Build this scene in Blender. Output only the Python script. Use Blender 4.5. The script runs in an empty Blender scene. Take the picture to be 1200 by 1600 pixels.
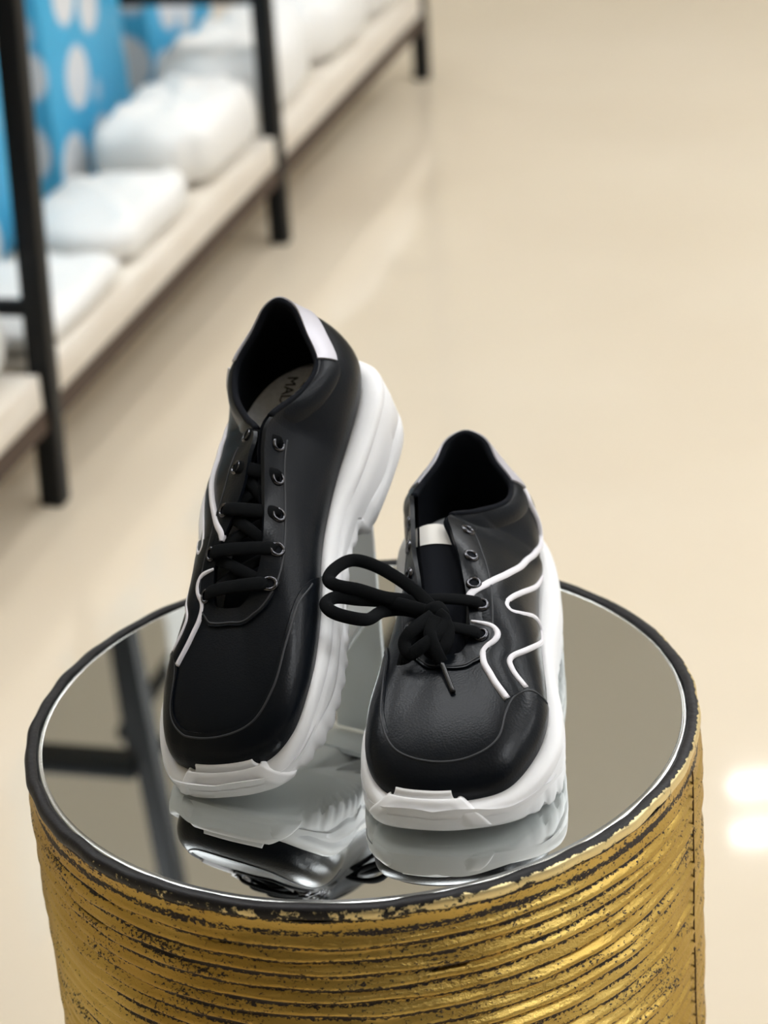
import bpy, math, random
import numpy as np

# ------------------------------------------------------------------ camera, world, lights, exposure
ZM = 0.55                       # height of the mirror top above the floor
scene = bpy.context.scene
C = scene.collection
CAM_P = (0.02213062, -1.11360355, 0.65766164 + ZM)
PITCH, ROLL = 0.44691602, -0.08062949
cd = bpy.data.cameras.new('camera'); cam = bpy.data.objects.new('camera', cd); C.objects.link(cam)
_cp, _sp, _cr, _sr = math.cos(PITCH), math.sin(PITCH), math.cos(ROLL), math.sin(ROLL)
_fw = (0, _cp, -_sp); _r0 = (1, 0, 0); _u0 = (0, _sp, _cp)
_r = [_cr*a+_sr*b for a, b in zip(_r0, _u0)]; _u = [-_sr*a+_cr*b for a, b in zip(_r0, _u0)]
from mathutils import Matrix, Vector
cam.matrix_world = Matrix(((_r[0], _u[0], -_fw[0], CAM_P[0]), (_r[1], _u[1], -_fw[1], CAM_P[1]), (_r[2], _u[2], -_fw[2], CAM_P[2]), (0, 0, 0, 1)))
cd.sensor_fit = 'VERTICAL'; cd.sensor_height = 36.0; cd.lens = 3560/1600*36.0
cd.clip_start = 0.05; cd.clip_end = 60
cd.dof.use_dof = True; cd.dof.focus_distance = 1.20; cd.dof.aperture_fstop = 7.0
scene.camera = cam

world = bpy.data.worlds.new('world'); scene.world = world; world.use_nodes = True
world.node_tree.nodes['Background'].inputs[0].default_value = (1.0, 0.96, 0.9, 1)
world.node_tree.nodes['Background'].inputs[1].default_value = 0.25
vs = scene.view_settings
vs.view_transform = 'Standard'; vs.look = 'None'; vs.gamma = 1.0; vs.use_curve_mapping = False
vs.exposure = 0.30
CEIL = 3.0
PANEL_E = 11.0
# ceiling panels: x, y, size x, size y  (built further down as lamps)
PANELS = [(1.9, -0.9, 0.6, 1.2), (1.9, 1.2, 0.6, 1.2), (1.9, 3.2, 0.6, 1.2), (3.6, 0.2, 0.6, 1.2), (3.6, 2.6, 0.6, 1.2),
          (-1.1, 1.2, 0.6, 1.2), (0.08, 1.0, 0.5, 1.0), (-1.3, 5.6, 0.6, 1.2), (2.6, 5.6, 0.6, 1.2), (3.4, -1.6, 0.6, 1.2)]
SPOTS = [(1.40, 5.29), (1.36, 5.01)]

# ------------------------------------------------------------------ helpers
def mesh_obj(name, verts, faces, mat, parent=None, smooth=True):
    me = bpy.data.meshes.new(name)
    me.from_pydata([tuple(map(float, v)) for v in verts], [], [tuple(map(int, f)) for f in faces])
    me.validate(); me.update()
    if smooth:
        me.polygons.foreach_set('use_smooth', [True]*len(me.polygons))
    if mat is not None: me.materials.append(mat)
    o = bpy.data.objects.new(name, me); C.objects.link(o)
    if parent is not None: o.parent = parent
    return o

def recalc(o):
    import bmesh
    bm = bmesh.new(); bm.from_mesh(o.data); bmesh.ops.recalc_face_normals(bm, faces=bm.faces); bm.to_mesh(o.data); bm.free()
    return o

def sharp(o, ang=35):
    o.data.update()
    try: o.data.set_sharp_from_angle(angle=math.radians(ang))
    except Exception: pass
    return o

def tag(o, label=None, cat=None, group=None, kind=None):
    if label: o['label'] = label
    if cat: o['category'] = cat
    if group: o['group'] = group
    if kind: o['kind'] = kind
    return o

def empty(name, loc=(0, 0, 0)):
    o = bpy.data.objects.new(name, None); C.objects.link(o); o.location = loc; o.empty_display_size = 0.05
    return o

def box(name, lo, hi, mat, parent=None, bevel=0.0, M=None):
    """axis box (in optional frame M: 4x4) with chamfered edges"""
    import bmesh
    bm = bmesh.new(); bmesh.ops.create_cube(bm, size=1)
    for v in bm.verts:
        v.co = Vector([lo[i] + (v.co[i]+.5)*(hi[i]-lo[i]) for i in range(3)])
    if bevel: bmesh.ops.bevel(bm, geom=bm.edges[:], offset=bevel, segments=2, affect='EDGES', profile=.6)
    if M is not None: bm.transform(M)
    me = bpy.data.meshes.new(name); bm.to_mesh(me); bm.free(); me.materials.append(mat)
    o = bpy.data.objects.new(name, me); C.objects.link(o)
    if parent is not None: o.parent = parent
    if bevel:
        me.polygons.foreach_set('use_smooth', [True]*len(me.polygons)); sharp(o, 40)
    return o

def grid_faces(n, m, cu=False, cv=False):
    f = []
    for i in range(n if cu else n-1):
        for j in range(m if cv else m-1):
            a = i*m+j; b = ((i+1) % n)*m+j; c = ((i+1) % n)*m+(j+1) % m; d = i*m+(j+1) % m
            f.append((a, b, c, d))
    return f

def cr_open(pts, n):
    """Catmull-Rom through points, n samples (numpy)"""
    P = np.asarray(pts, float); k = len(P)
    seg = np.r_[0, np.cumsum(np.linalg.norm(np.diff(P, axis=0), axis=1)**.5)]
    x = np.linspace(0, seg[-1], n); out = []
    m = np.zeros_like(P)
    for i in range(k):
        a, b = max(i-1, 0), min(i+1, k-1)
        m[i] = (P[b]-P[a])/max(seg[b]-seg[a], 1e-9)
    for xx in x:
        i = min(max(np.searchsorted(seg, xx)-1, 0), k-2); h = seg[i+1]-seg[i]; t = (xx-seg[i])/max(h, 1e-9)
        out.append((2*t**3-3*t**2+1)*P[i]+(t**3-2*t**2+t)*h*m[i]+(-2*t**3+3*t**2)*P[i+1]+(t**3-t**2)*h*m[i+1])
    return np.array(out)

def tube(name, path, rw, rh, mat, parent=None, up=(0, 0, 1), n=60, seg=10, taper=None, interp=True, caps=True, ups=None):
    """oval tube along a path; rw half width (across), rh half height (along up)"""
    P = cr_open(path, n) if interp else np.asarray(path, float)
    n = len(P); T = np.gradient(P, axis=0); T /= np.linalg.norm(T, axis=1)[:, None]+1e-12
    V = []
    for i in range(n):
        U = np.array(up if ups is None else ups[i], float); U = U-T[i]*(U@T[i]); U /= np.linalg.norm(U)+1e-9
        W = np.cross(T[i], U); s = 1 if taper is None else taper(i/(n-1))
        for j in range(seg):
            a = 2*math.pi*j/seg
            V.append(P[i]+W*math.cos(a)*rw*s+U*math.sin(a)*rh*s)
    F = grid_faces(n, seg, cv=True)
    if caps:
        F.append(tuple(range(seg))[::-1]); F.append(tuple((n-1)*seg+j for j in range(seg)))
    return recalc(mesh_obj(name, V, F, mat, parent))

# ------------------------------------------------------------------ materials
def mat(name, col, rough=.5, metal=0.0, spec=.5, coat=0.0, coat_r=.1, emit=None, emit_s=0.0, sheen=0.0):
    m = bpy.data.materials.new(name); m.use_nodes = True; b = m.node_tree.nodes['Principled BSDF']
    b.inputs['Base Color'].default_value = (*col, 1); b.inputs['Roughness'].default_value = rough
    b.inputs['Metallic'].default_value = metal; b.inputs['Specular IOR Level'].default_value = spec
    b.inputs['Coat Weight'].default_value = coat; b.inputs['Coat Roughness'].default_value = coat_r
    b.inputs['Sheen Weight'].default_value = sheen
    if emit: b.inputs['Emission Color'].default_value = (*emit, 1); b.inputs['Emission Strength'].default_value = emit_s
    return m

def N(m, t, **kw):
    n = m.node_tree.nodes.new(t)
    for k, v in kw.items():
        if k == 'inp':
            for kk, vv in v.items(): n.inputs[kk].default_value = vv
        else: setattr(n, k, v)
    return n

def L(m, a, b): m.node_tree.links.new(a, b)

def add_bump(m, scale, strength, dist=.001, detail=3, tex='ShaderNodeTexNoise'):
    b = m.node_tree.nodes['Principled BSDF']; tc = N(m, 'ShaderNodeTexCoord'); t = N(m, tex)
    t.inputs['Scale'].default_value = scale
    if tex == 'ShaderNodeTexNoise': t.inputs['Detail'].default_value = detail
    bp = N(m, 'ShaderNodeBump'); bp.inputs['Strength'].default_value = strength; bp.inputs['Distance'].default_value = dist
    L(m, tc.outputs['Object'], t.inputs['Vector']); L(m, t.outputs[0], bp.inputs['Height']); L(m, bp.outputs[0], b.inputs['Normal'])
    return m

def noise_col(m, scale, c1, c2, lo=.4, hi=.6, detail=4, stretch=None):
    b = m.node_tree.nodes['Principled BSDF']; tc = N(m, 'ShaderNodeTexCoord'); t = N(m, 'ShaderNodeTexNoise')
    t.inputs['Scale'].default_value = scale; t.inputs['Detail'].default_value = detail
    r = N(m, 'ShaderNodeValToRGB'); r.color_ramp.elements[0].position = lo; r.color_ramp.elements[1].position = hi
    r.color_ramp.elements[0].color = (*c1, 1); r.color_ramp.elements[1].color = (*c2, 1)
    if stretch:
        mp = N(m, 'ShaderNodeMapping'); mp.inputs['Scale'].default_value = stretch
        L(m, tc.outputs['Object'], mp.inputs['Vector']); L(m, mp.outputs[0], t.inputs['Vector'])
    else: L(m, tc.outputs['Object'], t.inputs['Vector'])
    L(m, t.outputs[0], r.inputs[0]); L(m, r.outputs[0], b.inputs['Base Color'])
    return m

M_leather = add_bump(mat('black_leather', (.0035, .005, .0075), .33, spec=.16), 900, .12, .0006, tex='ShaderNodeTexVoronoi')
M_leather2 = add_bump(mat('black_leather_panel', (.004, .0055, .008), .30, spec=.19), 700, .10, .0006, tex='ShaderNodeTexVoronoi')
M_thread = mat('black_thread', (.02, .022, .026), .6)
M_fabric = add_bump(mat('black_lining_fabric', (.006, .007, .010), .95, spec=.15), 2200, .3, .0005)
M_lace = add_bump(mat('black_lace_fabric', (.0042, .0048, .0055), .9, spec=.1), 2600, .5, .0006)
M_sole = add_bump(mat('white_rubber', (.86, .855, .86), .5, spec=.35), 500, .05, .0005)
M_silver = mat('silver_leatherette', (.52, .50, .54), .38, metal=.2)
M_stripe = mat('pale_piping', (.80, .78, .82), .45)
M_insole = noise_col(mat('grey_insole', (.5, .5, .5), .85), 300, (.62, .64, .67), (.70, .72, .75))
M_print = mat('insole_print', (.05, .05, .05), .8)
M_label = mat('tongue_label', (.78, .75, .70), .7)
M_eyelet = mat('black_nickel', (.10, .10, .11), .2, metal=1.0)
M_aglet = mat('black_plastic', (.012, .012, .013), .25)
M_mirror = mat('mirror_glass', (.80, .83, .82), .012, metal=1.0)
M_bevel = mat('mirror_bevel', (.74, .76, .75), .25, metal=1.0)
M_floor = mat('polished_floor_tile', (.70, .60, .45), .055, spec=.5)
M_wall = mat('olive_beige_wall', (.50, .46, .36), .8)
M_wall2 = mat('pale_grey_wall', (.52, .52, .53), .8)
M_wall3 = mat('dark_wall', (.10, .095, .09), .8)
M_ceil = mat('ceiling_paint', (.72, .70, .67), .85)
M_post = mat('black_powder_coat', (.006, .007, .008), .45, spec=.18)
M_board = noise_col(mat('cream_board', (.70, .62, .50), .55), 6, (.74, .67, .57), (.80, .74, .65), stretch=(1, 1, 8))
M_trimshade = mat('brown_trim_shade', (.06, .035, .022), .6)  # shadow under the shelf edge is put into this dark brown
M_white = mat('white_wrap', (.84, .83, .80), .5)
M_whitebox = mat('white_card', (.74, .74, .73), .6)
M_lamp = mat('lamp_diffuser', (.9, .9, .9), .5, emit=(.94, .97, 1.0), emit_s=PANEL_E)
M_spot = mat('spot_lens', (.9, .9, .9), .5, emit=(1.0, .99, .96), emit_s=28)
M_lampframe = mat('lamp_frame', (.7, .7, .7), .4)
M_acrylic = mat('frosted_acrylic', (.80, .82, .83), .35)
M_blue = mat('blue_print', (.03, .33, .66), .5)
M_blackcard = mat('black_card', (.012, .012, .014), .6)

def blue_print(m):
    b = m.node_tree.nodes['Principled BSDF']; tc = N(m, 'ShaderNodeTexCoord'); v = N(m, 'ShaderNodeTexVoronoi')
    v.inputs['Scale'].default_value = 9.0; v.inputs['Randomness'].default_value = .85
    r = N(m, 'ShaderNodeValToRGB'); e = r.color_ramp.elements
    e[0].position = .42; e[0].color = (.74, .75, .77, 1); e[1].position = .50; e[1].color = (.06, .42, .70, 1)
    L(m, tc.outputs['Object'], v.inputs['Vector']); L(m, v.outputs['Distance'], r.inputs[0]); L(m, r.outputs[0], b.inputs['Base Color'])
blue_print(M_blue)

RIDGE = 0.0086
def gold_mat(name):
    m = mat(name, (.8, .5, .12), .3, metal=1.0); b = m.node_tree.nodes['Principled BSDF']
    tc = N(m, 'ShaderNodeTexCoord'); sep = N(m, 'ShaderNodeSeparateXYZ'); L(m, tc.outputs['Object'], sep.inputs[0])
    # fine speckle, broad wear
    n1 = N(m, 'ShaderNodeTexNoise', inp={'Scale': 420.0, 'Detail': 4.0, 'Roughness': .7})
    mp = N(m, 'ShaderNodeMapping'); mp.inputs['Scale'].default_value = (1, 1, 1.6)
    L(m, tc.outputs['Object'], mp.inputs[0]); L(m, mp.outputs[0], n1.inputs['Vector'])
    n2 = N(m, 'ShaderNodeTexNoise', inp={'Scale': 22.0, 'Detail': 3.0}); mp2 = N(m, 'ShaderNodeMapping'); mp2.inputs['Scale'].default_value = (1, 1, 3.0)
    L(m, tc.outputs['Object'], mp2.inputs[0]); L(m, mp2.outputs[0], n2.inputs['Vector'])
    mask = N(m, 'ShaderNodeMath', operation='ADD')
    a1 = N(m, 'ShaderNodeMath', operation='MULTIPLY', inp={1: 1.0}); L(m, n1.outputs[0], a1.inputs[0])
    a2 = N(m, 'ShaderNodeMath', operation='MULTIPLY', inp={1: .50}); L(m, n2.outputs[0], a2.inputs[0])
    L(m, a1.outputs[0], mask.inputs[0]); L(m, a2.outputs[0], mask.inputs[1]); out = mask
    if True:
        ph = N(m, 'ShaderNodeMath', operation='DIVIDE', inp={1: RIDGE}); L(m, sep.outputs[2], ph.inputs[0])
        fr = N(m, 'ShaderNodeMath', operation='FRACT'); L(m, ph.outputs[0], fr.inputs[0])
        rp = N(m, 'ShaderNodeValToRGB'); L(m, fr.outputs[0], rp.inputs[0]); e = rp.color_ramp.elements
        e[0].position = 0.0; e[0].color = (.10,)*3+(1,); e[1].position = 1.0; e[1].color = (.02,)*3+(1,)
        for pos, val in ((.10, .20), (.34, .24), (.46, .13), (.56, 0.0)):
            q = e.new(pos); q.color = (val,)*3+(1,)
        add = N(m, 'ShaderNodeMath', operation='ADD'); L(m, mask.outputs[0], add.inputs[0]); L(m, rp.outputs[0], add.inputs[1]); out = add
    t = .855
    ramp = N(m, 'ShaderNodeMapRange', inp={'From Min': t, 'From Max': t+.05}); L(m, out.outputs[0], ramp.inputs[0])
    tone = N(m, 'ShaderNodeTexNoise', inp={'Scale': 9.0, 'Detail': 2.0}); L(m, tc.outputs['Object'], tone.inputs['Vector'])
    tr = N(m, 'ShaderNodeValToRGB'); L(m, tone.outputs[0], tr.inputs[0]); e = tr.color_ramp.elements
    e[0].position = .35; e[0].color = (.52, .33, .075, 1); e[1].position = .65; e[1].color = (.72, .51, .15, 1)
    mix = N(m, 'ShaderNodeMix', data_type='RGBA'); L(m, ramp.outputs[0], mix.inputs['Factor']); L(m, tr.outputs[0], mix.inputs['A'])
    mix.inputs['B'].default_value = (.022, .013, .010, 1); L(m, mix.outputs['Result'], b.inputs['Base Color'])
    inv = N(m, 'ShaderNodeMath', operation='SUBTRACT', inp={0: 1.0}); L(m, ramp.outputs[0], inv.inputs[1]); L(m, inv.outputs[0], b.inputs['Metallic'])
    rr = N(m, 'ShaderNodeMapRange', inp={'To Min': .30, 'To Max': .6}); L(m, ramp.outputs[0], rr.inputs[0]); L(m, rr.outputs[0], b.inputs['Roughness'])
    bp = N(m, 'ShaderNodeBump', inp={'Strength': .45, 'Distance': .0012}); L(m, n1.outputs[0], bp.inputs['Height']); L(m, bp.outputs[0], b.inputs['Normal'])
    return m
M_gold = gold_mat('worn_gold_leaf')

def rim_mat():
    """black lacquer with remains of gold leaf"""
    m = mat('worn_black_rim', (.012, .011, .012), .45, spec=.25); b = m.node_tree.nodes['Principled BSDF']
    tc = N(m, 'ShaderNodeTexCoord'); n1 = N(m, 'ShaderNodeTexNoise', inp={'Scale': 160.0, 'Detail': 5.0, 'Roughness': .7}); L(m, tc.outputs['Object'], n1.inputs['Vector'])
    n2 = N(m, 'ShaderNodeTexNoise', inp={'Scale': 7.0, 'Detail': 2.0}); L(m, tc.outputs['Object'], n2.inputs['Vector'])
    sep = N(m, 'ShaderNodeSeparateXYZ'); L(m, tc.outputs['Object'], sep.inputs[0])
    ln = N(m, 'ShaderNodeVectorMath', operation='LENGTH'); cx = N(m, 'ShaderNodeCombineXYZ'); L(m, sep.outputs[0], cx.inputs[0]); L(m, sep.outputs[1], cx.inputs[1]); L(m, cx.outputs[0], ln.inputs[0])
    rad = N(m, 'ShaderNodeMapRange', inp={'From Min': .1870, 'From Max': .1900, 'To Min': -.34, 'To Max': .15}); L(m, ln.outputs['Value'], rad.inputs[0])
    # leaf survived best on one side of the rim
    sd = N(m, 'ShaderNodeMath', operation='MULTIPLY', inp={1: 1.0}); L(m, sep.outputs[0], sd.inputs[0])
    sy = N(m, 'ShaderNodeMath', operation='MULTIPLY', inp={1: -.35}); L(m, sep.outputs[1], sy.inputs[0])
    s0 = N(m, 'ShaderNodeMath', operation='ADD'); L(m, sd.outputs[0], s0.inputs[0]); L(m, sy.outputs[0], s0.inputs[1])
    s1 = N(m, 'ShaderNodeMath', operation='ADD'); L(m, n1.outputs[0], s1.inputs[0]); L(m, rad.outputs[0], s1.inputs[1])
    s2 = N(m, 'ShaderNodeMath', operation='ADD'); L(m, s1.outputs[0], s2.inputs[0]); L(m, s0.outputs[0], s2.inputs[1])
    r = N(m, 'ShaderNodeValToRGB'); L(m, s2.outputs[0], r.inputs[0]); e = r.color_ramp.elements; e[0].position = .66; e[0].color = (0, 0, 0, 1); e[1].position = .72; e[1].color = (1, 1, 1, 1)
    mix = N(m, 'ShaderNodeMix', data_type='RGBA'); L(m, r.outputs[0], mix.inputs['Factor']); mix.inputs['A'].default_value = (.012, .011, .012, 1); mix.inputs['B'].default_value = (.82, .68, .36, 1)
    L(m, mix.outputs['Result'], b.inputs['Base Color']); L(m, r.outputs[0], b.inputs['Metallic'])
    bp = N(m, 'ShaderNodeBump', inp={'Strength': .5, 'Distance': .001}); L(m, n1.outputs[0], bp.inputs['Height']); L(m, bp.outputs[0], b.inputs['Normal'])
    return m
M_rim = rim_mat()

def floor_mat(m):
    b = m.node_tree.nodes['Principled BSDF']; tc = N(m, 'ShaderNodeTexCoord')
    n = N(m, 'ShaderNodeTexNoise', inp={'Scale': 1.6, 'Detail': 5.0}); L(m, tc.outputs['Object'], n.inputs['Vector'])
    r = N(m, 'ShaderNodeValToRGB'); L(m, n.outputs[0], r.inputs[0]); e = r.color_ramp.elements
    e[0].position = .3; e[0].color = (.67, .575, .44, 1); e[1].position = .7; e[1].color = (.72, .63, .495, 1)
    L(m, r.outputs[0], b.inputs['Base Color'])
floor_mat(M_floor)

# ------------------------------------------------------------------ the room
def slab(name, lo, hi, m):
    o = box(name, lo, hi, m); tag(o, kind='structure'); return o
X0, X1, Y0, Y1 = -2.6, 5.0, -4.2, 8.2
slab('floor', (X0, Y0, -.1), (X1, Y1, 0), M_floor)
slab('ceiling', (X0, Y0, CEIL), (X1, Y1, CEIL+.1), M_ceil)
slab('wall_back', (X0, Y1, 0), (X1, Y1+.1, CEIL), M_wall)
slab('wall_left', (X0-.1, Y0, 0), (X0, Y1, CEIL), M_wall)
slab('wall_right', (X1, Y0, 0), (X1+.1, Y1, CEIL), M_wall2)
slab('wall_front', (X0, Y0-.1, 0), (X1, Y0, CEIL), M_wall3)

for i, (x, y, sx, sy) in enumerate(PANELS):
    t = empty('ceiling_light', (x, y, CEIL))
    box('diffuser', (-sx/2, -sy/2, -.012), (sx/2, sy/2, -.006), M_lamp, t)
    for nm, lo, hi in (('frame', (-sx/2-.02, -sy/2-.02, -.02), (-sx/2, sy/2+.02, 0)), ('frame', (sx/2, -sy/2-.02, -.02), (sx/2+.02, sy/2+.02, 0)),
                       ('frame', (-sx/2, -sy/2-.02, -.02), (sx/2, -sy/2, 0)), ('frame', (-sx/2, sy/2, -.02), (sx/2, sy/2+.02, 0))):
        box(nm, lo, hi, M_lampframe, t)
    tag(t, 'white rectangular ceiling panel light in a thin grey frame', 'ceiling light', 'panel lights of the shop ceiling')
for (x, y), lb in zip(SPOTS, ('far one of two slim white ceiling tube lights at the right', 'near one of two slim white ceiling tube lights at the right')):
    t = empty('tube_light', (x, y, CEIL))
    box('housing', (-.32, -.05, -.02), (.32, .05, 0), M_lampframe, t, .004); box('diffuser', (-.30, -.022, -.030), (.30, .022, -.0202), M_spot, t)
    tag(t, lb, 'ceiling light', 'pair of slim ceiling tubes')

# ------------------------------------------------------------------ drum pedestal with mirror top
def lathe(name, prof, m, parent, seg=256, wob=None, closed=False):
    V = []
    for i in range(seg):
        a = 2*math.pi*i/seg
        for j, (r, z) in enumerate(prof):
            rr, zz = (r, z) if wob is None else wob(a, r, z)
            V.append((rr*math.cos(a), rr*math.sin(a), zz))
    F = grid_faces(seg, len(prof), cu=True, cv=closed)
    return recalc(mesh_obj(name, V, F, m, parent))

drum = empty('display_drum', (0, 0, 0))
tag(drum, 'round gold ribbed drum pedestal with a mirror top carrying both sneakers', 'pedestal')
rng = np.random.RandomState(4)
nz = int((ZM-.010)/RIDGE)
ph = rng.rand(nz+2, 4)*6.28
def ridge_wob(a, r, z):
    k = int(z/RIDGE)
    d = .00035*math.sin(3*a+ph[k, 0])+.0003*math.sin(11*a+ph[k, 1])+.00022*math.sin(29*a+ph[k, 2])
    dz = .0005*math.sin(5*a+ph[k, 3])+.0004*math.sin(17*a+ph[k, 1])
    return r+d, z+dz
prof = []
for k in range(nz):
    z0 = k*RIDGE
    for fz, dr in ((0, -.0013), (.10, -.0016), (.30, -.0006), (.47, .0010), (.58, .0014), (.78, .0003)):
        prof.append((.1893+dr, z0+fz*RIDGE))
prof = [(.17, .001)]+prof+[(.1885, nz*RIDGE), (.1885, ZM-.0065)]
lathe('drum_shell', prof, M_gold, drum, 320, ridge_wob)
def rim_wob(a, r, z):
    return r+.00025*math.sin(23*a)+.00025*math.sin(41*a+1), z+(.0003*math.sin(17*a)+.0002*math.sin(37*a) if r > .182 else 0)
lathe('rim_band', [(.1833, ZM-.007), (.1834, ZM+.0003), (.1840, ZM+.0009), (.1858, ZM+.0011), (.1876, ZM+.0009), (.1892, ZM+.0002), (.1900, ZM-.0012), (.1902, ZM-.0036), (.1896, ZM-.0058), (.1882, ZM-.007)], M_rim, drum, 320, rim_wob, closed=True)
mir = mesh_obj('mirror_top', [(0, 0, ZM)]+[(.1800*math.cos(2*math.pi*k/192), .1800*math.sin(2*math.pi*k/192), ZM) for k in range(192)]
               + [(.1800*math.cos(2*math.pi*k/192), .1800*math.sin(2*math.pi*k/192), ZM-.004) for k in range(192)],
               [(0, 1+k, 1+(k+1) % 192) for k in range(192)]+[(1+k, 193+k, 193+(k+1) % 192, 1+(k+1) % 192) for k in range(192)]+[tuple(range(193, 385))[::-1]], M_mirror, drum, smooth=False)
lathe('mirror_bevel', [(.1800, ZM), (.1834, ZM-.0012), (.1834, ZM-.004), (.1800, ZM-.004)], M_bevel, drum, 192, closed=True)
# lap seam of the foil
zz = np.linspace(.01, ZM-.012, 90); aseam = math.radians(-22)
sp = [(.1904*math.cos(aseam+.006*math.sin(40*z)+.003*math.sin(110*z)), .1904*math.sin(aseam+.006*math.sin(40*z)+.003*math.sin(110*z)), z) for z in zz]
tube('foil_seam', sp, .0006, .0005, mat('seam_brown', (.10, .055, .02), .5, metal=.6), drum, up=(1, 0, 0), seg=6, interp=False)

# ------------------------------------------------------------------ sneaker surface
#CORE-BEGIN
# stations round the shoe: feather line F, opening edge K, sole outline O (a = towards the striped side, y = heel to toe, z = up)
ST = [
 # F                    K                       O
 ((-.016, .2760, .0180), (-.0090, .2000, .0610), (-.014, .2855)),
 ((.006, .2745, .0180), (-.0040, .2000, .0610), (.008, .2845)),
 ((.024, .2680, .0200), (.0005, .1985, .0615), (.028, .2775)),
 ((.037, .2500, .0255), (.0035, .1940, .0635), (.044, .2610)),
 ((.0435, .2300, .0310), (.0055, .1860, .0665), (.0525, .2400)),
 ((.0445, .2050, .0330), (.0050, .1740, .0720), (.0535, .2120)),
 ((.0425, .1750, .0345), (.0025, .1560, .0795), (.0505, .1780)),
 ((.0405, .1450, .0360), (-.001, .1360, .0870), (.0505, .1450)),
 ((.0405, .1150, .0380), (-.0055, .1170, .0930), (.0530, .1150)),
 ((.0410, .0920, .0400), (-.0075, .1010, .0960), (.0535, .0920)),
 ((.0410, .0720, .0420), (.0090, .0870, .0910), (.0525, .0700)),
 ((.0390, .0500, .0440), (.0245, .0660, .0865), (.0490, .0460)),
 ((.0350, .0300, .0450), (.0275, .0430, .0870), (.0430, .0250)),
 ((.0270, .0140, .0460), (.0180, .0265, .0950), (.0330, .0090)),
 ((.0150, .0050, .0470), (.0115, .0140, .1035), (.0180, -.001)),
 ((.0000, .0030, .0470), (.0000, .0100, .1080), (.0000, -.004)),
 ((-.015, .0060, .0470), (-.0115, .0140, .1035), (-.018, -.001)),
 ((-.026, .0170, .0460), (-.0180, .0265, .0955), (-.0345, .0080)),
 ((-.031, .0360, .0450), (-.0285, .0450, .0890), (-.0425, .0270)),
 ((-.032, .0600, .0430), (-.0310, .0650, .0920), (-.0440, .0550)),
 ((-.032, .0850, .0410), (-.0290, .0840, .1010), (-.0430, .0830)),
 ((-.033, .1100, .0390), (-.0275, .1060, .0965), (-.040, .1100)),
 ((-.035, .1400, .0370), (-.0260, .1300, .0890), (-.0415, .1400)),
 ((-.0395, .1700, .0350), (-.0225, .1530, .0800), (-.0455, .1720)),
 ((-.0440, .2000, .0330), (-.0210, .1720, .0725), (-.0505, .2050)),
 ((-.0480, .2280, .0310), (-.0190, .1890, .0655), (-.0530, .2350)),
 ((-.0465, .2540, .0245), (-.0160, .1960, .0625), (-.0505, .2590)),
 ((-.0360, .2690, .0190), (-.0130, .1990, .0610), (-.0395, .2780)),
]
NS = len(ST)
# the other shoe is laced up: its eyestays are drawn together towards the collar
LACED = {12: (.0305, .0430, .0880), 13: (.0215, .0260, .0965), 14: (.0140, .0140, .1045), 15: (.0045, .0100, .1080), 16: (-.0050, .0140, .1035), 17: (-.0130, .0265, .0955), 18: (-.0235, .0450, .0890), 6: (-.0015, .1560, .0795), 7: (-.0065, .1360, .0875), 8: (-.0075, .1190, .0940), 9: (-.0070, .1040, .0970), 10: (.0085, .0880, .0910),
         19: (-.0225, .0690, .0915), 20: (-.0135, .0950, .0980), 21: (-.0135, .1110, .0960), 22: (-.0165, .1310, .0885), 23: (-.0195, .1530, .0800)}
_F = np.array([s[0] for s in ST]); _K0 = np.array([s[1] for s in ST]); _K = _K0.copy(); _O = np.array([s[2] for s in ST])
# profile handles: c1 rise at the feather, o1 outward belly, c2 share of the way back down from the edge, d2 drop of that handle
_H = np.array([
 (.023, .002, .55, -.010), (.023, .002, .55, -.010), (.023, .003, .52, -.009), (.021, .0035, .50, -.007), (.021, .0035, .48, -.005),
 (.021, .003, .48, -.003), (.022, .003, .46, -.002), (.022, .003, .42, -.004), (.022, .003, .36, -.008), (.022, .003, .26, -.012),
 (.020, .004, .05, -.014), (.018, .005, -.7, -.012), (.016, .0055, -1.3, -.008), (.016, .0055, -1.4, -.009), (.018, .0055, -1.1, -.014), (.018, .0055, -.6, -.020),
 (.018, .0055, -1.1, -.014), (.016, .0055, -1.4, -.009), (.016, .005, -1.3, -.009), (.018, .004, -.6, -.014), (.020, .003, .10, -.020),
 (.022, .003, .20, -.018), (.022, .003, .28, -.014), (.022, .0035, .34, -.010), (.021, .004, .40, -.007), (.021, .004, .46, -.006), (.022, .0035, .52, -.008), (.023, .003, .55, -.010)])
def lace_up(on):
    _K[:] = _K0
    if on:
        for k, v in LACED.items(): _K[k] = v
def _per(A, u):
    """periodic Catmull-Rom"""
    u = np.asarray(u, float) % NS; i = np.floor(u).astype(int) % NS; t = (u-np.floor(u))[..., None]
    p0, p1, p2, p3 = A[(i-1) % NS], A[i], A[(i+1) % NS], A[(i+2) % NS]
    return .5*((2*p1)+(-p0+p2)*t+(2*p0-5*p1+4*p2-p3)*t**2+(-p0+3*p1-3*p2+p3)*t**3)
def S(u, t):
    """upper surface; t = 0 feather line, 1 opening edge"""
    u, t = np.broadcast_arrays(np.asarray(u, float), np.asarray(t, float))
    F, K, H = _per(_F, u), _per(_K, u), _per(_H, u)
    O = _per(_O, u); out = O-F[..., :2]; out = out/(np.linalg.norm(out, axis=-1, keepdims=True)+1e-9)
    P1 = F.copy(); P1[..., 2] += H[..., 0]; P1[..., :2] += out*H[..., 1:2]*2.2
    P2 = K.copy(); dh = F[..., :2]-K[..., :2]
    c2 = H[..., 2:3]; pos = np.maximum(c2, 0); neg = np.minimum(c2, 0)
    P2[..., :2] += dh*pos - out*neg*.010; P2[..., 2] += H[..., 3]
    t = t[..., None]; q = 1-t
    return q**3*F+3*q*q*t*P1+3*q*t*t*P2+t**3*K
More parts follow.
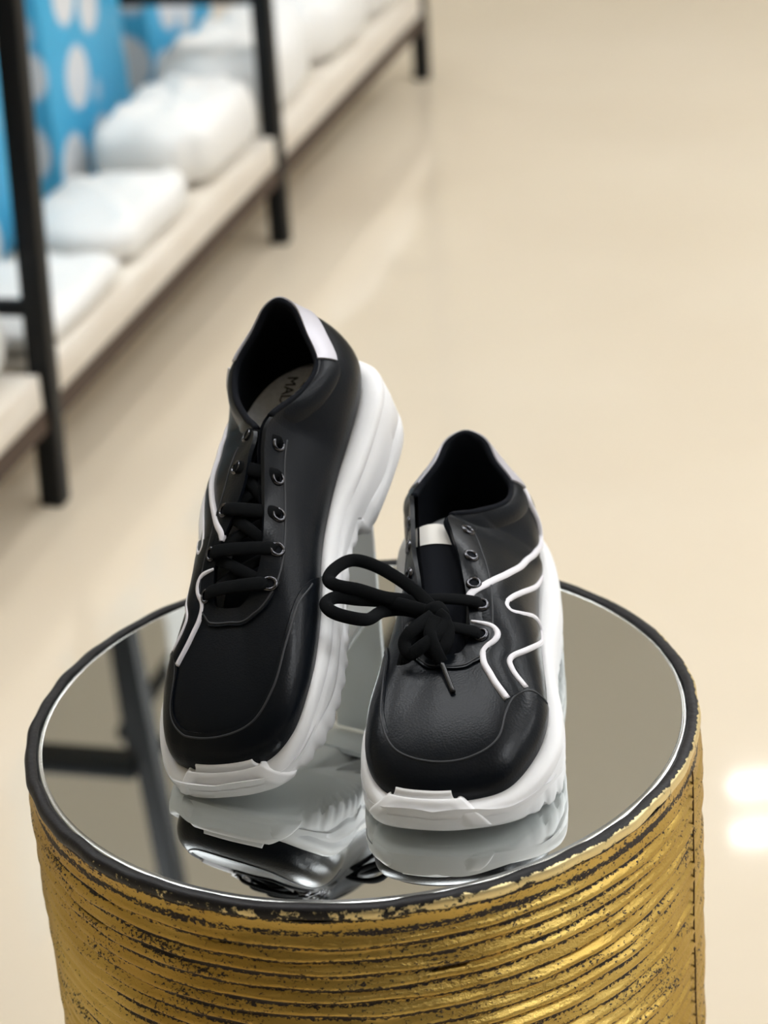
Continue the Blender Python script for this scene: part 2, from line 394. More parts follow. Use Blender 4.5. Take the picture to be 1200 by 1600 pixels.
def SN(u, t, off=0.0):
    u, t = np.broadcast_arrays(np.asarray(u, float), np.asarray(t, float)); e = 1e-3
    tu = S(u+e, t)-S(u-e, t); tt = S(u, np.clip(t+e, 0, 1))-S(u, np.clip(t-e, 0, 1))
    n = np.cross(tt, tu); n /= np.linalg.norm(n, axis=-1, keepdims=True)+1e-12
    P = S(u, t)
    return P+n*(np.asarray(off, float)[..., None] if np.ndim(off) else off), n
_TT = np.linspace(0, 1, 81)
def t_of(u, dist, end):
    """t at an arc length dist from the opening edge (end=1) or from the feather line (end=0)"""
    u = np.atleast_1d(np.asarray(u, float)); dist = np.broadcast_to(np.asarray(dist, float), u.shape); out = np.empty(u.shape)
    for k, (uu, dd) in enumerate(zip(u.ravel(), dist.ravel())):
        P = S(uu, _TT); s = np.r_[0, np.cumsum(np.linalg.norm(np.diff(P, axis=0), axis=1))]
        out.ravel()[k] = np.interp(dd, s, _TT) if end == 0 else np.interp(s[-1]-dd, s, _TT)
    return out
#CORE-END

# ------------------------------------------------------------------ sneaker builder
def ss(x, a, b):
    t = np.clip((np.asarray(x, float)-a)/(b-a), 0, 1); return t*t*(3-2*t)

MUD = np.array([(-5.4, 0.02), (-4.8, .32), (-4.0, .50), (-3, .54), (-2, .50), (-1, .42), (0, .37), (1, .38), (2, .45), (2.6, .545), (3.26, .555), (3.96, .44), (4.37, .21), (4.6, 0.02)])
W1 = [(11.95, .80), (11.873, .773), (11.53, .639), (11.285, .375), (10.955, .187), (10.001, .261), (8.52, .375), (7.333, .565), (6.379, .783), (5.816, .94), (5.55, .985)]
W2 = [(9.487, .064), (8.19, .224), (7.101, .441), (6.403, .585), (6.061, .632), (5.975, .595), (6.281, .465), (6.868, .261), (7.10, .10), (6.70, .12), (5.975, .274), (5.118, .485), (4.519, .609), (4.164, .642), (3.968, .609), (3.883, .552), (3.86, .46)]
W3 = [(4.641, .985), (4.825, .896), (4.972, .799), (4.898, .753), (4.605, .766), (4.005, .836), (3.516, .86), (3.112, .823), (3.002, .759), (2.928, .686), (2.94, .56)]
EYE_L = [(8.483, .823), (7.162, .88), (6.146, .91), (5.51, .873), (4.274, .90)]
EYE_YM = [.098, .117, .137, .157, .176]

def build_sneaker(name, m, M4, laced):
    """m = +1: striped side on local +x, -1: on local -x"""
    lace_up(laced)
    root = empty(name); root.matrix_world = M4
    sx = np.array([m, 1, 1.0])
    def warp(P):
        P = np.array(P, float).reshape(-1, 3)
        if laced:      # this shoe is trodden over to its inner side
            yy = P[:, 1]; w = ss(yy, .10, .20); q = ss(yy, .20, .28)
            P[:, 0] = np.where(P[:, 0] > 0, P[:, 0]*(1-.43*w), P[:, 0]*(1+.14*w))+.005*q
        return P*sx
    def mk(nm, V, F, mt, parent=root, smooth=True, fix=True, ang=None):
        o = mesh_obj(nm, warp(V), F, mt, parent, smooth)
        if fix: recalc(o)
        if ang: sharp(o, ang)
        return o
    def mtube(nm, path, rw, rh, mt, parent=root, **k):
        P = warp(path)
        if k.get('ups') is not None: k['ups'] = np.asarray(k['ups'])*sx
        return tube(nm, P, rw, rh, mt, parent, **k)
    def raised(nm, U, T, h, mt, parent=root, sink=.0012, closed=False, bulge=None, ang=40):
        """a panel lying on the upper: rows run along i, walls all round"""
        U, T = np.asarray(U, float), np.asarray(T, float)
        off = np.full(U.shape, h) if bulge is None else h+bulge
        P, n = SN(U, T, off); B = P-n*(off+sink)[..., None]
        r, c = U.shape
        if closed:
            V = np.concatenate([B[:, :1], P, B[:, -1:]], 1); return mk(nm, V, grid_faces(r, c+2, cu=True), mt, parent, ang=ang)
        V = np.concatenate([B[:, :1], P, B[:, -1:]], 1)
        top = np.concatenate([B[:1, :1], B[:1], B[:1, -1:]], 1); bot = np.concatenate([B[-1:, :1], B[-1:], B[-1:, -1:]], 1)
        V = np.concatenate([top, V, bot], 0)
        return mk(nm, V, grid_faces(r+2, c+2), mt, parent, ang=ang)
    def ribbon(nm, line, w, h, mt, n=90, parent=root, taper=None, base=0.0):
        q = cr_open(line, n); P, nn = SN(q[:, 0], np.clip(q[:, 1], 0, 1), base)
        T = np.gradient(P, axis=0); T /= np.linalg.norm(T, axis=1)[:, None]; Sd = np.cross(nn, T); V = []
        for i in range(n):
            k = 1 if taper is None else taper(i/(n-1))
            for x, z in ((-1, -.0012), (-.98, h*.55), (-.7, h), (0, h*1.1), (.7, h), (.98, h*.55), (1, -.0012)):
                V.append(P[i]+Sd[i]*x*w/2*k+nn[i]*z)
        return mk(nm, V, grid_faces(n, 7)+[tuple(range(7)), tuple((n-1)*7+j for j in range(7))], mt, parent)

    nu = NS*9
    u = np.arange(nu)*NS/nu
    # ---- upper and lining
    tt = np.linspace(0, 1, 30); U, T = np.meshgrid(u, tt, indexing='ij')
    mk('upper', S(U, T), grid_faces(nu, 30, cu=True), M_leather)
    Pi, ni = SN(U, T, -.0035); mk('lining', Pi, grid_faces(nu, 30, cu=True), M_fabric)
    # rolled rim of the collar
    ur = np.linspace(9.2, 19.9, 120); Pr, nr = SN(ur, np.ones(120)*.997, -.0016)
    mtube('collar_rim', Pr, .0016, .0020, M_fabric, interp=False, seg=10, ups=nr)
    # ---- toe guard
    um = np.linspace(MUD[0, 0], MUD[-1, 0], 120); tm = cr_open(MUD, 400); tm = np.interp(um, tm[:, 0], tm[:, 1])
    v = np.linspace(0, 1, 14); U = np.repeat(um[:, None], 14, 1); T = tm[:, None]*v[None]
    raised('toe_guard', U, T, .0011, M_leather2)
    ribbon('stitching', [(a, max(b-.035, .01)) for a, b in MUD[1:-1]], .0011, .0004, M_thread, 200, base=.0011)
    # ---- eyestay, U-shaped round the throat
    ue = np.linspace(-8.1 if not laced else -8.05, 9.05, 190)
    wd = np.interp(np.abs(ue), [0, 2.5, 4, 9.2], [.010, .012, .0175, .0185])
    te = t_of(ue, wd, 1); v = np.linspace(0, 1, 9); U = np.repeat(ue[:, None], 9, 1); T = te[:, None]+(1-te[:, None])*v[None]
    raised('eyestay', U, T, .0013, M_leather2)
    ribbon('stitching', np.c_[ue, t_of(ue, wd-.0016, 1)][4:-4:6], .0010, .0004, M_thread, 220, base=.0013)
    # ---- padded collar and heel tab
    for nm, a, b in (('collar_padding', 9.35, 12.2), ('collar_padding', 17.8, 19.7)):
        uc = np.linspace(a, b, 40); tc = t_of(uc, .018, 1); v = np.linspace(0, 1, 14)
        U = np.repeat(uc[:, None], 14, 1); T = tc[:, None]+(1-tc[:, None])*v[None]
        e = np.sin(np.pi*np.linspace(.03, .97, 40))[:, None]**.5
        raised(nm, U, T, -.0006, M_leather, bulge=.0022*e*np.sin(np.pi*v)[None]**.7)
    uh = np.linspace(12.15, 17.85, 80); dh = .0150-.002*np.abs(np.sin((uh-15)*.55)); th = t_of(uh, dh, 1); v = np.linspace(0, 1, 8)
    U = np.repeat(uh[:, None], 8, 1); T = th[:, None]+(1-th[:, None])*v[None]*.985
    raised('heel_tab', U, T, .0013, M_silver)
    # ---- padded band and its pale piping
    A = np.concatenate([cr_open(W1[5:], 60), cr_open(W3, 60)]); B = cr_open(W2, 120)
    v = np.linspace(.04, .96, 9); U = A[:, None, 0]*(1-v)+B[:, None, 0]*v; T = np.clip(A[:, None, 1]*(1-v)+B[:, None, 1]*v, .02, .99)
    band = raised('stripe_band', U, T, .0006, M_leather, bulge=.0012*np.repeat(np.sin(np.pi*v)[None]**.6, 120, 0))
    ribbon('piping', W1, .0048, .0020, M_stripe, 110, taper=lambda x: .55+.5*x if x < .97 else .8)
    ribbon('piping', W2, .0032, .0018, M_stripe, 140)
    ribbon('piping', W3, .0036, .0020, M_stripe, 110, taper=lambda x: min(1, .45+x*2.2))
    # ---- sole
    ns = NS*16; us = np.arange(ns)*NS/ns; F = _per(_F, us); O = _per(_O, us)
    out = O-F[:, :2]; out /= np.linalg.norm(out, axis=1)[:, None]
    arc = np.r_[0, np.cumsum(np.linalg.norm(np.diff(O, axis=0), axis=1))]
    y = O[:, 1]; zf = F[:, 2]
    zb = .0085*ss(y, .097, .102)*(1-ss(y, .135, .180))+.0065*ss(y, .235, .29)
    lug = ((arc/.0135) % 1 < .72).astype(float); lug = (lug+np.roll(lug, 1)+np.roll(lug, -1))/3
    toe = np.clip(ss(y, .262, .276)+1-ss(y, .085, .11), 0, 1)
    lug = lug*(1-toe)+toe
    wave = .5+.5*np.sin(arc/.052*2*np.pi)
    rows = []
    def row(xy, z): rows.append(np.c_[xy, z])
    row(F[:, :2]-out*.006, zf-.004); row(F[:, :2]-out*.0005, zf+.0005); row(F[:, :2]+(O-F[:, :2])*.22, zf+.0014); row(F[:, :2]+(O-F[:, :2])*.62, zf+.0006)
    row(O-out*.0014, zf-.0010); row(O-out*.0003, zf-.0030); row(O+out*.0002, zf-.0060)
    zl = .0125+zb*.6+.0030*wave                                       # top of the lugged tread
    row(O-out*.0012, zf-.0076); row(O-out*.0012, zf-.0086); row(O+out*.0003, zf-.0100)
    zm = .5*(zf-.010+zl)
    row(O+out*.0008, zm+.0015); row(O+out*.0006, zm-.0012); row(O+out*.0004, zl+.0010); row(O-out*.0010, zl); row(O-out*.0010, zl-.0010)
    row(O+out*(.0010*lug-.0008)[:, None], zl-.0020); row(O+out*(.0012*lug-.0008)[:, None], .5*(zl+zb)); row(O+out*(.0010*lug-.0014)[:, None], zb+.0018+(1-lug)*.0022)
    row(O-out*(.0015+.002*(1-lug))[:, None], zb+.0002+(1-lug)*.0026); row(O-out*.0045, zb+(1-lug)*.0022)
    cen = np.array([0, .14])
    for s in (.8, .55, .3): row(cen+(O-cen)*s, zb if s > .7 else zb*1.0)
    nr_ = len(rows); V = np.stack(rows, 1).reshape(-1, 3); V = np.r_[V, [[0, .14, float(zb.mean())]]]
    Fc = grid_faces(ns, nr_, cu=True)+[(i*nr_+nr_-1, ((i+1) % ns)*nr_+nr_-1, ns*nr_) for i in range(ns)]
    # row of feet under the sole: z of inner rows follows the arch at their own y
    V = np.asarray(V)
    for k in range(nr_-4, nr_):
        idx = np.arange(ns)*nr_+k; yy = V[idx, 1]
        V[idx, 2] = np.maximum(V[idx, 2]*0, .0085*ss(yy, .097, .102)*(1-ss(yy, .135, .180))+.0065*ss(yy, .235, .29))
    V[-1, 2] = .0085
    sole = mk('sole', V, Fc, M_sole, ang=50)
    # toe bumper of the sole
    nc, nrw = 61, 34; G = np.zeros((nrw, nc, 3)); cu = -.12
    for j in range(nc):
        w = -1+2*j/(nc-1)
        for i in range(nrw):
            vv = i/(nrw-1)
            hw = 1.60-.94*float(ss(vv, -.05, 1.0)); uu = cu+w*hw
            f_, o_ = _per(_F, uu), _per(_O, uu); d = o_-f_[:2]; ln = np.linalg.norm(d); d = d/ln
            t1 = t_of(uu, .0035, 0)[0]; t2 = t_of(uu, .0085, 0)[0]
            s1, n1 = SN(uu, t1, .0030); s2, n2 = SN(uu, t2, .0026)
            pts = np.array([np.r_[o_-d*.001, .0070], np.r_[o_+d*.0018, .0100], np.r_[o_+d*.0018, .0150], np.r_[o_-d*.0010, .0195], np.r_[f_[:2]+d*.0045, .0232], s1, s2])
            k = vv*(len(pts)-1); k0 = min(int(k), len(pts)-2); P = cr_open(pts, nrw)[i]
            fr = .0016*(1-ss(abs(w), .52, .74))*(1-ss(vv, .46, .64))
            cdir = np.r_[d, .25]; cdir /= np.linalg.norm(cdir)
            G[i, j] = P-cdir*fr
            if i in (0, nrw-1) or j in (0, nc-1): G[i, j] -= cdir*.0045
            elif i in (1, nrw-2) or j in (1, nc-2): G[i, j] -= cdir*.0006
    mk('toe_bumper', G, grid_faces(nrw, nc), M_sole, sole, ang=70)
    # ---- insole with its print
    ui = np.arange(112)*NS/112; Fi = _per(_F, ui); cen = np.array([-.002, .13]); V = [[-.002, .13, .050]]
    for s in (.3, .6, .85, .93):
        q = cen+(Fi[:, :2]-cen)*s; V += [[a, b, .0505+.001*ss(.09-b, 0, .09)-.024*ss(b, .14, .27)+.0015*(s > .8)] for a, b in q]
    Fc = [(0, 1+k, 1+(k+1) % 112) for k in range(112)]+[(1+r*112+k, 1+r*112+(k+1) % 112, 1+(r+1)*112+(k+1) % 112, 1+(r+1)*112+k) for r in range(3) for k in range(112)]
    ins = mk('insole', V, Fc, M_insole)
    if laced:
        cu_ = bpy.data.curves.new('print', 'FONT'); cu_.body = 'MADE'; cu_.size = .0100; cu_.align_x = 'CENTER'; cu_.extrude = .0001
        tmp = bpy.data.objects.new('tmp', cu_); C.objects.link(tmp); bpy.context.view_layer.update()
        me = bpy.data.meshes.new_from_object(tmp.evaluated_get(bpy.context.evaluated_depsgraph_get())); bpy.data.objects.remove(tmp)
        me.materials.clear(); me.materials.append(M_print)
        pr = bpy.data.objects.new('print', me); C.objects.link(pr); pr.parent = ins
        pr.matrix_local = Matrix(((0, -1, 0, .0165), (1, 0, 0, .0335), (0, 0, 1, .0533), (0, 0, 0, 1)))
        pr['label'] = 'dark lettering printed on the insole'
        ringp = [(.0030+.0028*math.cos(a), .031+.0065*math.sin(a), .0533) for a in np.linspace(0, 2*math.pi, 40)]
        tube('print', np.array(ringp)*sx, .0004, .0003, M_print, ins, interp=False, seg=5)
    # ---- tongue
    cl = [(-.009, .214, .046), (-.010, .196, .0545), (-.0115, .17, .0655), (-.013, .14, .0775), (-.015, .115, .0845), (-.0165, .097, .0875)]
    if laced: cl = cl[:3]+[(-.011, .14, .0735), (-.010, .118, .0800), (-.010, .102, .0825)]
    q = cr_open(cl, 40); V = []
    wT = np.interp(np.linspace(0, 1, 40), [0, .3, .8, .95, 1], [.012, .013, .0165, .016, .012] if not laced else [.012, .012, .010, .009, .007])
    for i in range(40):
        for s in np.linspace(-1, 1, 13): V.append(q[i]+np.array([s*wT[i], 0, .0012-.004*s*s]))
    for i in range(40):
        for s in np.linspace(-1, 1, 13): V.append(q[i]+np.array([s*wT[i], 0, -.0045-.004*s*s]))
    Fc = grid_faces(40, 13); Fc += [tuple(x+520 for x in f[::-1]) for f in grid_faces(40, 13)]
    rim = [i*13 for i in range(40)]+[39*13+j for j in range(1, 13)]+[i*13+12 for i in range(38, -1, -1)]+[j for j in range(11, 0, -1)]
    Fc += [(rim[k], rim[(k+1) % len(rim)], rim[(k+1) % len(rim)]+520, rim[k]+520) for k in range(len(rim))]
    tg = mk('tongue', V, Fc, M_fabric)
    if not laced:
        V = []
        for i in range(32, 40):
            for s in np.linspace(-.95, .95, 9): V.append(q[i]+np.array([s*wT[i], 0, .0019-.004*s*s]))
        lb = mk('tongue_label', V, grid_faces(8, 9), M_label, tg); lb['label'] = 'cream label at the tip of the tongue'
    # ---- eyelets
    us_ = np.linspace(20.0, 26, 400); ky = _per(_K, us_)[:, 1]
    ym = EYE_YM if not laced else [.106, .124, .143, .161, .179]
    eyeM = [(us_[np.argmin(abs(ky-a))],) for a in ym]; eyeM = [(a[0], t_of(a[0], .0085 if not laced else .0110, 1)[0]) for a in eyeM]
    eyeL = EYE_L
    if laced:
        us2 = np.linspace(2.5, 9, 400); ky2 = _per(_K, us2)[:, 1]; eyeL = [us2[np.argmin(abs(ky2-a))] for a in (.104, .124, .146, .168, .188)]; eyeL = [(a, t_of(a, .0085, 1)[0]) for a in eyeL]
    posL, posM = [], []
    for lst, pos in ((eyeL, posL), (eyeM, posM)):
        for (a, b) in lst:
            P, n = SN(a, b, .0015); e1 = np.cross(n, [0, 0, 1.0]); e1 /= np.linalg.norm(e1); e2 = np.cross(n, e1); V = []
            for k in range(24):
                al = 2*math.pi*k/24; d = e1*math.cos(al)+e2*math.sin(al)
                for (r, z) in ((.0024, -.0015), (.0024, .0006), (.0030, .0014), (.0038, .0013), (.0045, .0003), (.0045, -.0010)): V.append(P+d*r+n*z)
            ey = mk('eyelet', V, grid_faces(24, 6, cu=True), M_eyelet)
            V = [P+n*.0003]+[P+n*.0003+(e1*math.cos(2*math.pi*k/16)+e2*math.sin(2*math.pi*k/16))*.0026 for k in range(16)]
            mk('hole', V, [(0, 1+k, 1+(k+1) % 16) for k in range(16)], M_fabric, ey)
            pos.append((P, n))
    up = (0, .3, 1)
    if laced:
        for i in range(5):
            (a, na), (b, nb) = posM[i], posL[i]
            mtube('lace_bar', [a-na*.001, a+na*.0022+(b-a)*.08, a+(b-a)*.35+np.array([0, .001, .0035]), a+(b-a)*.65+np.array([0, .001, .0035]), b+nb*.0022-(b-a)*.08, b-nb*.001], .0040, .0012, M_lace, up=up, n=36, taper=lambda x: .55+.45*min(1, min(x, 1-x)*6))
        for i in range(4):
            (a, na), (b, nb) = posM[i+1], posL[i]
            mtube('lace_cross', [a+(b-a)*.12-na*.002, a+(b-a)*.5+np.array([0, 0, .0012]), b-(b-a)*.12-nb*.002], .0034, .0012, M_lace, up=up, n=24)
        for i in range(4):
            (a, na), (b, nb) = posM[i], posL[i+1]
            mtube('lace_cross', [a+(b-a)*.12-na*.002, a+(b-a)*.5+np.array([0, 0, .0002]), b-(b-a)*.12-nb*.002], .0034, .0012, M_lace, up=up, n=24)
    else:
        for nm, pth, kk in LACES:
            if nm == 'aglet': mtube('lace_tip', pth, .0015, .0015, M_aglet, n=12)
            else: mtube(nm, pth, .0036 if nm != 'lace_bar' else .0042, .0014, M_lace, up=kk, n=70)
        for i in (3, 4):      # under the bow, across to the other row
            (a, na), (b, nb) = posM[i], posL[i]
            mtube('lace_bar', [a-na*.001, a+na*.002+(b-a)*.1, a+(b-a)*.5+np.array([0, .002, .004]), b+nb*.0022-(b-a)*.08, b-nb*.001], .0040, .0018, M_lace, up=up, n=30)
        # the knot
        k0 = np.array(KNOT); V = []
        for i in range(16):
            th = math.pi*(i+.5)/16
            for j in range(20):
                al = 2*math.pi*j/20; r = 1+.10*math.sin(3*al+2*th)
                V.append(k0+np.array([.0075*math.sin(th)*math.cos(al)*r, .0055*math.cos(th), .0050*math.sin(th)*math.sin(al)*r]))
        mk('lace_knot', V, grid_faces(16, 20, cv=True)+[tuple(range(20)), tuple(300+j for j in range(20))], M_lace)
    return root

LACES = [
 ('lace_loop', [(-0.013, 0.1804, 0.078), (-0.0235, 0.1688, 0.084), (-0.0357, 0.1606, 0.09), (-0.0481, 0.1537, 0.094), (-0.0587, 0.1521, 0.096), (-0.0668, 0.1606, 0.096), (-0.0704, 0.1693, 0.094), (-0.0659, 0.1752, 0.093), (-0.0539, 0.1756, 0.09), (-0.0404, 0.1761, 0.085), (-0.0271, 0.1721, 0.08), (-0.0139, 0.1788, 0.076)], (0, .8, .6)),
 ('lace_loop', [(-0.0143, 0.1825, 0.078), (-0.0268, 0.178, 0.08), (-0.0407, 0.1748, 0.082), (-0.0542, 0.1772, 0.085), (-0.0659, 0.1798, 0.088), (-0.0709, 0.1867, 0.088), (-0.0668, 0.1926, 0.086), (-0.0564, 0.1962, 0.084), (-0.0483, 0.1927, 0.081), (-0.0414, 0.179, 0.078), (-0.0307, 0.1739, 0.076), (-0.016, 0.1797, 0.075)], (0, .8, .6)),
 ('lace_loop', [(-0.014, 0.1872, 0.079), (-0.0242, 0.1991, 0.077), (-0.0287, 0.2038, 0.072), (-0.026, 0.2086, 0.068), (-0.0192, 0.2061, 0.071), (-0.0108, 0.1982, 0.074), (-0.0075, 0.1897, 0.077), (-0.0114, 0.1845, 0.079)], (0, 1, 0.6)),
 ('lace_loop', [(-0.0093, 0.1857, 0.078), (-0.0058, 0.195, 0.074), (-0.0075, 0.2034, 0.069), (-0.0127, 0.206, 0.066), (-0.0169, 0.2026, 0.067)], (0, 1, 0.6)),
 ('lace_end', [(-0.0119, 0.1895, 0.079), (-0.0151, 0.1997, 0.075), (-0.0125, 0.2065, 0.069), (-0.0093, 0.2105, 0.063)], (0, 1, 0.6)),
 ('lace_end', [(-0.0169, 0.1876, 0.077), (-0.0266, 0.1985, 0.067), (-0.0303, 0.2049, 0.059), (-0.0313, 0.2079, 0.051)], (0, 1, 0.5)),
 ('aglet', [(-0.0093, 0.2105, 0.063), (-0.0031, 0.228, 0.055)], (0, 0, 1)),
]
KNOT = (-0.013, 0.1804, 0.078)

SH = math.radians(5.5); ZV = ZM+.0002
M_right = Matrix(((-math.cos(SH), -math.sin(SH), 0, .0755), (math.sin(SH), -math.cos(SH), 0, .146), (0, 0, 1, ZV), (0, 0, 0, 1)))
LA, LB, LC = (math.radians(v) for v in (-20.7, -24.4, 7.5))
M_left = Matrix.Translation((.0079, .1675, .1130+ZM)) @ Matrix.Rotation(LA, 4, 'Z') @ Matrix.Rotation(math.pi, 4, 'Z') @ Matrix.Rotation(LB, 4, 'X') @ Matrix.Rotation(LC, 4, 'Y')
s1 = build_sneaker('sneaker', -1, M_right, False)
tag(s1, 'black leather sneaker standing flat, top eyelets empty, laces tied in a bow', 'sneaker', 'pair of black sneakers on the mirror')
s2 = build_sneaker('sneaker', 1, M_left, True)
tag(s2, 'black leather sneaker tipped up with raised heel, fully laced, grey insole showing', 'sneaker', 'pair of black sneakers on the mirror')

# ------------------------------------------------------------------ acrylic riser that holds up the tipped sneaker
riser = empty('shoe_riser', (0, 0, ZM)); riser.matrix_world = M_left.copy()
tag(riser, 'small frosted clear acrylic stand under the raised heel of the tipped sneaker', 'stand')
Mi = M_left.inverted()
def riser_piece(nm, quads, thick):
    """quads: 4 local corner points of a sheet; thickness along its normal"""
    q = [Vector(a) for a in quads]; n = (q[1]-q[0]).cross(q[3]-q[0]).normalized()*thick
    V = q+[a+n for a in q]
    return recalc(mesh_obj(nm, V, [(0, 1, 2, 3), (7, 6, 5, 4), (0, 4, 5, 1), (1, 5, 6, 2), (2, 6, 7, 3), (3, 7, 4, 0)], M_acrylic, riser, smooth=False))
sup = [Vector((-.022, .012, -.0012)), Vector((.022, .012, -.0012)), Vector((.022, .095, -.0012)), Vector((-.022, .095, -.0012))]
riser_piece('rest_plate', [sup[3], sup[2], sup[1], sup[0]], -.003)
def drop(v):
    w = M_left @ v; return Mi @ Vector((w.x, w.y, ZM+.0003))
e0, e1 = sup[0]+Vector((.004, .020, -.003)), sup[1]+Vector((-.004, .020, -.003))
riser_piece('leg', [e0, e1, drop(e1), drop(e0)], .003)
g0, g1 = drop(e0), drop(e1)
fwd = (M_left.to_3x3() @ Vector((0, 1, 0))); fwd.z = 0; fwd.normalize()
b0, b1 = [Mi @ (M_left @ g + fwd*.06) for g in (g0, g1)]
riser_piece('foot_plate', [g0, g1, b1, b0], .003)

# ------------------------------------------------------------------ display rack and what stands on it
RP = Vector((-.392, 1.512, 0)); RD = Vector((.284, .959, 0)).normalized(); RN = Vector((-RD.y, RD.x, 0))
def rk(s, o, z): return RP+RD*s+RN*o+Vector((0, 0, z))
RM = Matrix(((RD.x, RN.x, 0, RP.x), (RD.y, RN.y, 0, RP.y), (0, 0, 1, 0), (0, 0, 0, 1)))
rack = empty('display_rack', (0, 0, 0)); rack.matrix_world = RM
tag(rack, 'long black metal rack with cream shelf board along the aisle', 'rack')
LEAN = {-1: (2.8, .0), 0: (2.8, .0), 1: (.9, .0), 2: (.9, .0)}
def bar(nm, p, q, w, d, m=M_post, par=rack):
    p, q = Vector(p), Vector(q); ax = (q-p); ln = ax.length
    z = ax.normalized(); x = Vector((1, 0, 0)) if abs(z.x) < .9 else Vector((0, 1, 0)); y = z.cross(x).normalized(); x = y.cross(z)
    M = Matrix(((x.x, y.x, z.x, p.x), (x.y, y.y, z.y, p.y), (x.z, y.z, z.z, p.z), (0, 0, 0, 1)))
    return box(nm, (-w/2, -d/2, 0), (w/2, d/2, ln), m, par, .003, M)
TOPZ = 2.15; DEP = .42
for k in (-1, 0, 1, 2):
    s0 = k*.990; ang = math.radians(LEAN[k][0])
    # the uprights lean a little across the aisle (world +x)
    lean = Vector((math.tan(ang), 0, 0)); ls, lo = lean.dot(RD), lean.dot(RN)
    P = lambda o, z: (s0+ls*z, o+lo*z, z)
    bar('post', P(0, 0), P(0, TOPZ), .030, .030); bar('post', P(DEP, 0), P(DEP, TOPZ), .030, .030)
    for z, h in (((.262, .016),) if k < 1 else ((.405, .03),))+((1.50, .05), (2.10, .03)):
        bar('rung', P(.015, z), P(DEP-.015, z), h, .02)
for nm, o in (('top_rail', 0), ('top_rail', DEP)):
    lz = math.tan(math.radians(.9))*2.1
    bar(nm, (.99+.03, o, 2.10), (1.98, o, 2.10), .025, .025)
# lower shelf: boards, brown trim, darkened to paint the shadow line under the front edge
for k in (-1, 0, 1):
    a, b = k*.99+.018, (k+1)*.99-.018
    bd = box('shelf_board', (a, -.012, .136), (b, DEP+.01, .183), M_board, rack, .003)
    box('edge_trim_shade', (a, -.014, .108), (b, .02, .137), M_trimshade, bd)
box('upper_shelf', (.90, .0, 1.515), (2.0, DEP, 1.54), M_board, rack, .003)

def rbox(name, lo, hi, m, rot=0, bev=.004, label=None, cat=None, group=None, lid=None):
    """upright carton standing on the rack, rack coordinates, origin at its base"""
    c = ((lo[0]+hi[0])/2, (lo[1]+hi[1])/2, lo[2]); t = empty(name); t.matrix_world = RM @ Matrix.Translation(c) @ Matrix.Rotation(rot, 4, 'Z')
    dx, dy, dz = (hi[0]-lo[0])/2, (hi[1]-lo[1])/2, hi[2]-lo[2]
    hl = lid if lid else 0
    box('body', (-dx, -dy, 0), (dx, dy, dz-(hl*.6 if hl else 0)), m, t, bev)
    if hl: box('lid', (-dx-.003, -dy-.003, dz-hl), (dx+.003, dy+.003, dz), m, t, bev)
    tag(t, label, cat, group); return t
SH_Z = .1835
rbox('printed_carton', (.10, .20, SH_Z), (.50, .39, .80), M_blue, .05, label='tall blue carton with white blotches beside the nearest rack post', cat='carton', group='blue printed cartons on the rack')
rbox('printed_carton', (.62, .215, SH_Z), (.96, .39, .66), M_blue, .03, label='blue carton with white blotches just before the middle rack post', cat='carton', group='blue printed cartons on the rack')
rbox('printed_carton', (1.12, .24, SH_Z), (1.44, .39, .62), M_blue, 0, label='blue carton behind white packets past the middle rack post', cat='carton', group='blue printed cartons on the rack')
rbox('printed_carton', (-.34, .14, SH_Z), (-.05, .36, .34), M_blue, 0, label='low blue carton under a black box at the left edge', cat='carton', group='blue printed cartons on the rack')
rbox('black_box', (-.36, .12, .3405), (-.04, .36, .80), M_blackcard, 0, label='black box standing on the low blue carton at the left edge', cat='box')

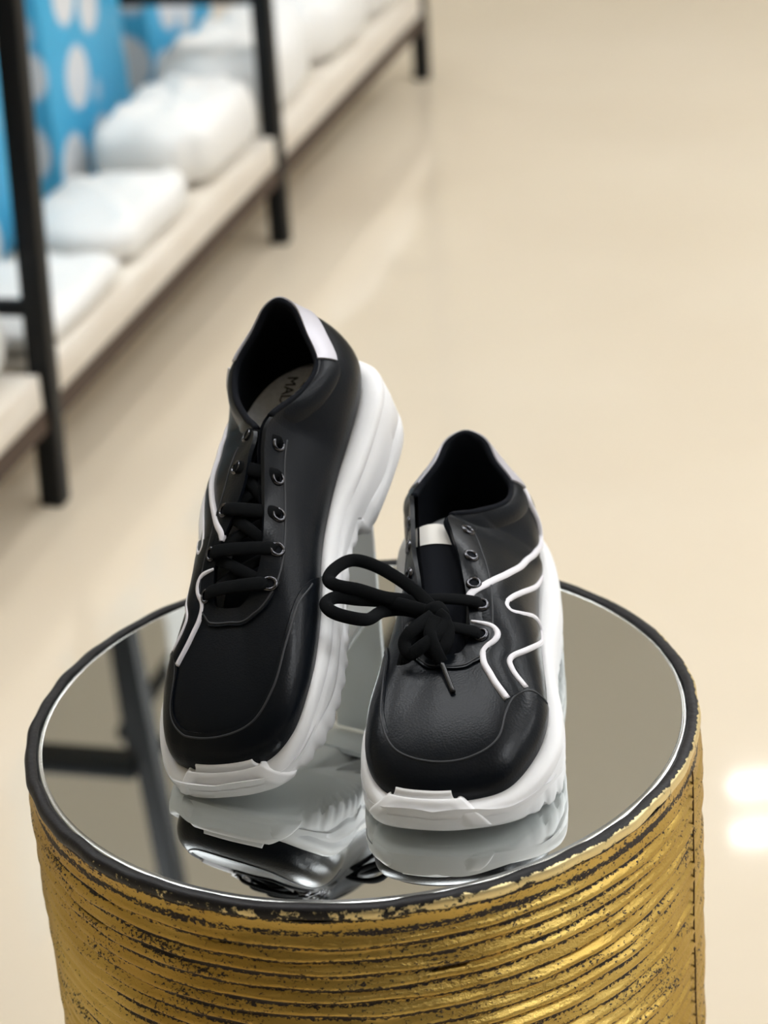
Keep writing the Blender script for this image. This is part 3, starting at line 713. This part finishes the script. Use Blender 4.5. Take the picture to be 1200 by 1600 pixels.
def packet(name, s, o, z, ls, lo, h, rot, label, seed):
    """soft plastic-wrapped packet: a pillow with slumped top and folds"""
    r = np.random.RandomState(seed); n, mm = 28, 18; V = []; a1, a2, a3 = r.rand(3)*6.28
    for i in range(n):
        th = 2*math.pi*i/n
        for j in range(mm):
            ph_ = -math.pi/2+math.pi*j/(mm-1)
            c, s_ = math.cos(th), math.sin(th); e = .45
            x = math.copysign(abs(c)**e, c)*math.cos(ph_)**.45*ls/2; y = math.copysign(abs(s_)**e, s_)*math.cos(ph_)**.45*lo/2
            zz = (math.copysign(abs(math.sin(ph_))**.7, ph_)+1)/2*h
            f = 1+.05*math.sin(3*th+a1)+.03*math.sin(7*th+a2)
            zz *= 1+.13*math.sin(9*x/ls*2+a2)*math.cos(7*y/lo*2+a3)*(zz/h)
            V.append((x*f, y*f, max(zz, 0)))
    t = recalc(mesh_obj(name, V, grid_faces(n, mm, cu=True), M_white))
    t.matrix_world = RM @ Matrix.Translation((s, o, z)) @ Matrix.Rotation(rot, 4, 'Z')
    return tag(t, label, 'packet', 'white packets on the lower shelf')
packet('white_packet', -.17, .065, SH_Z, .30, .12, .10, .05, 'white packet left of the nearest rack post, at the picture edge', 1)
packet('white_packet', .17, .082, SH_Z, .30, .18, .045, -.02, 'flat white packet just right of the nearest rack post, before blue carton', 2)
packet('white_packet', .490, .088, SH_Z, .28, .185, .065, .02, 'white packet in front of the tall blue carton, middle of its bay', 3)
packet('white_packet', .81, .090, SH_Z, .29, .185, .115, -.03, 'plump white packet just left of the middle rack post', 4)
packet('white_packet', 1.16, .10, SH_Z, .32, .20, .13, .03, 'plump white packet just right of the middle rack post', 5)
packet('white_packet', 1.50, .10, SH_Z, .30, .20, .12, -.03, 'white packet midway between the middle and the farthest rack post', 6)
packet('white_packet', 1.80, .10, SH_Z, .25, .20, .11, .03, 'white packet next to the farthest rack post', 7)

# upper shelf: shoe boxes that show in the mirror
bx = [(.92, 1.5405, 'lowest white shoe box of the near stack on the upper shelf', M_whitebox), (.92, 1.6605, 'middle white shoe box of the near stack on the upper shelf', M_whitebox), (.92, 1.7805, 'topmost white shoe box of the near stack on the upper shelf', M_whitebox),
      (1.27, 1.5405, 'lowest white shoe box of the far stack on the upper shelf', M_whitebox), (1.27, 1.6605, 'blue shoe box in the middle of the far stack on the upper shelf', M_blue), (1.27, 1.7805, 'topmost white shoe box of the far stack on the upper shelf', M_whitebox)]
for s0, z, lb, m in bx:
    rbox('shoe_box', (s0, .04, z), (s0+.32, .26, z+.119), m, 0, .002, lb, 'box', 'shoe boxes on the upper shelf', lid=.035)
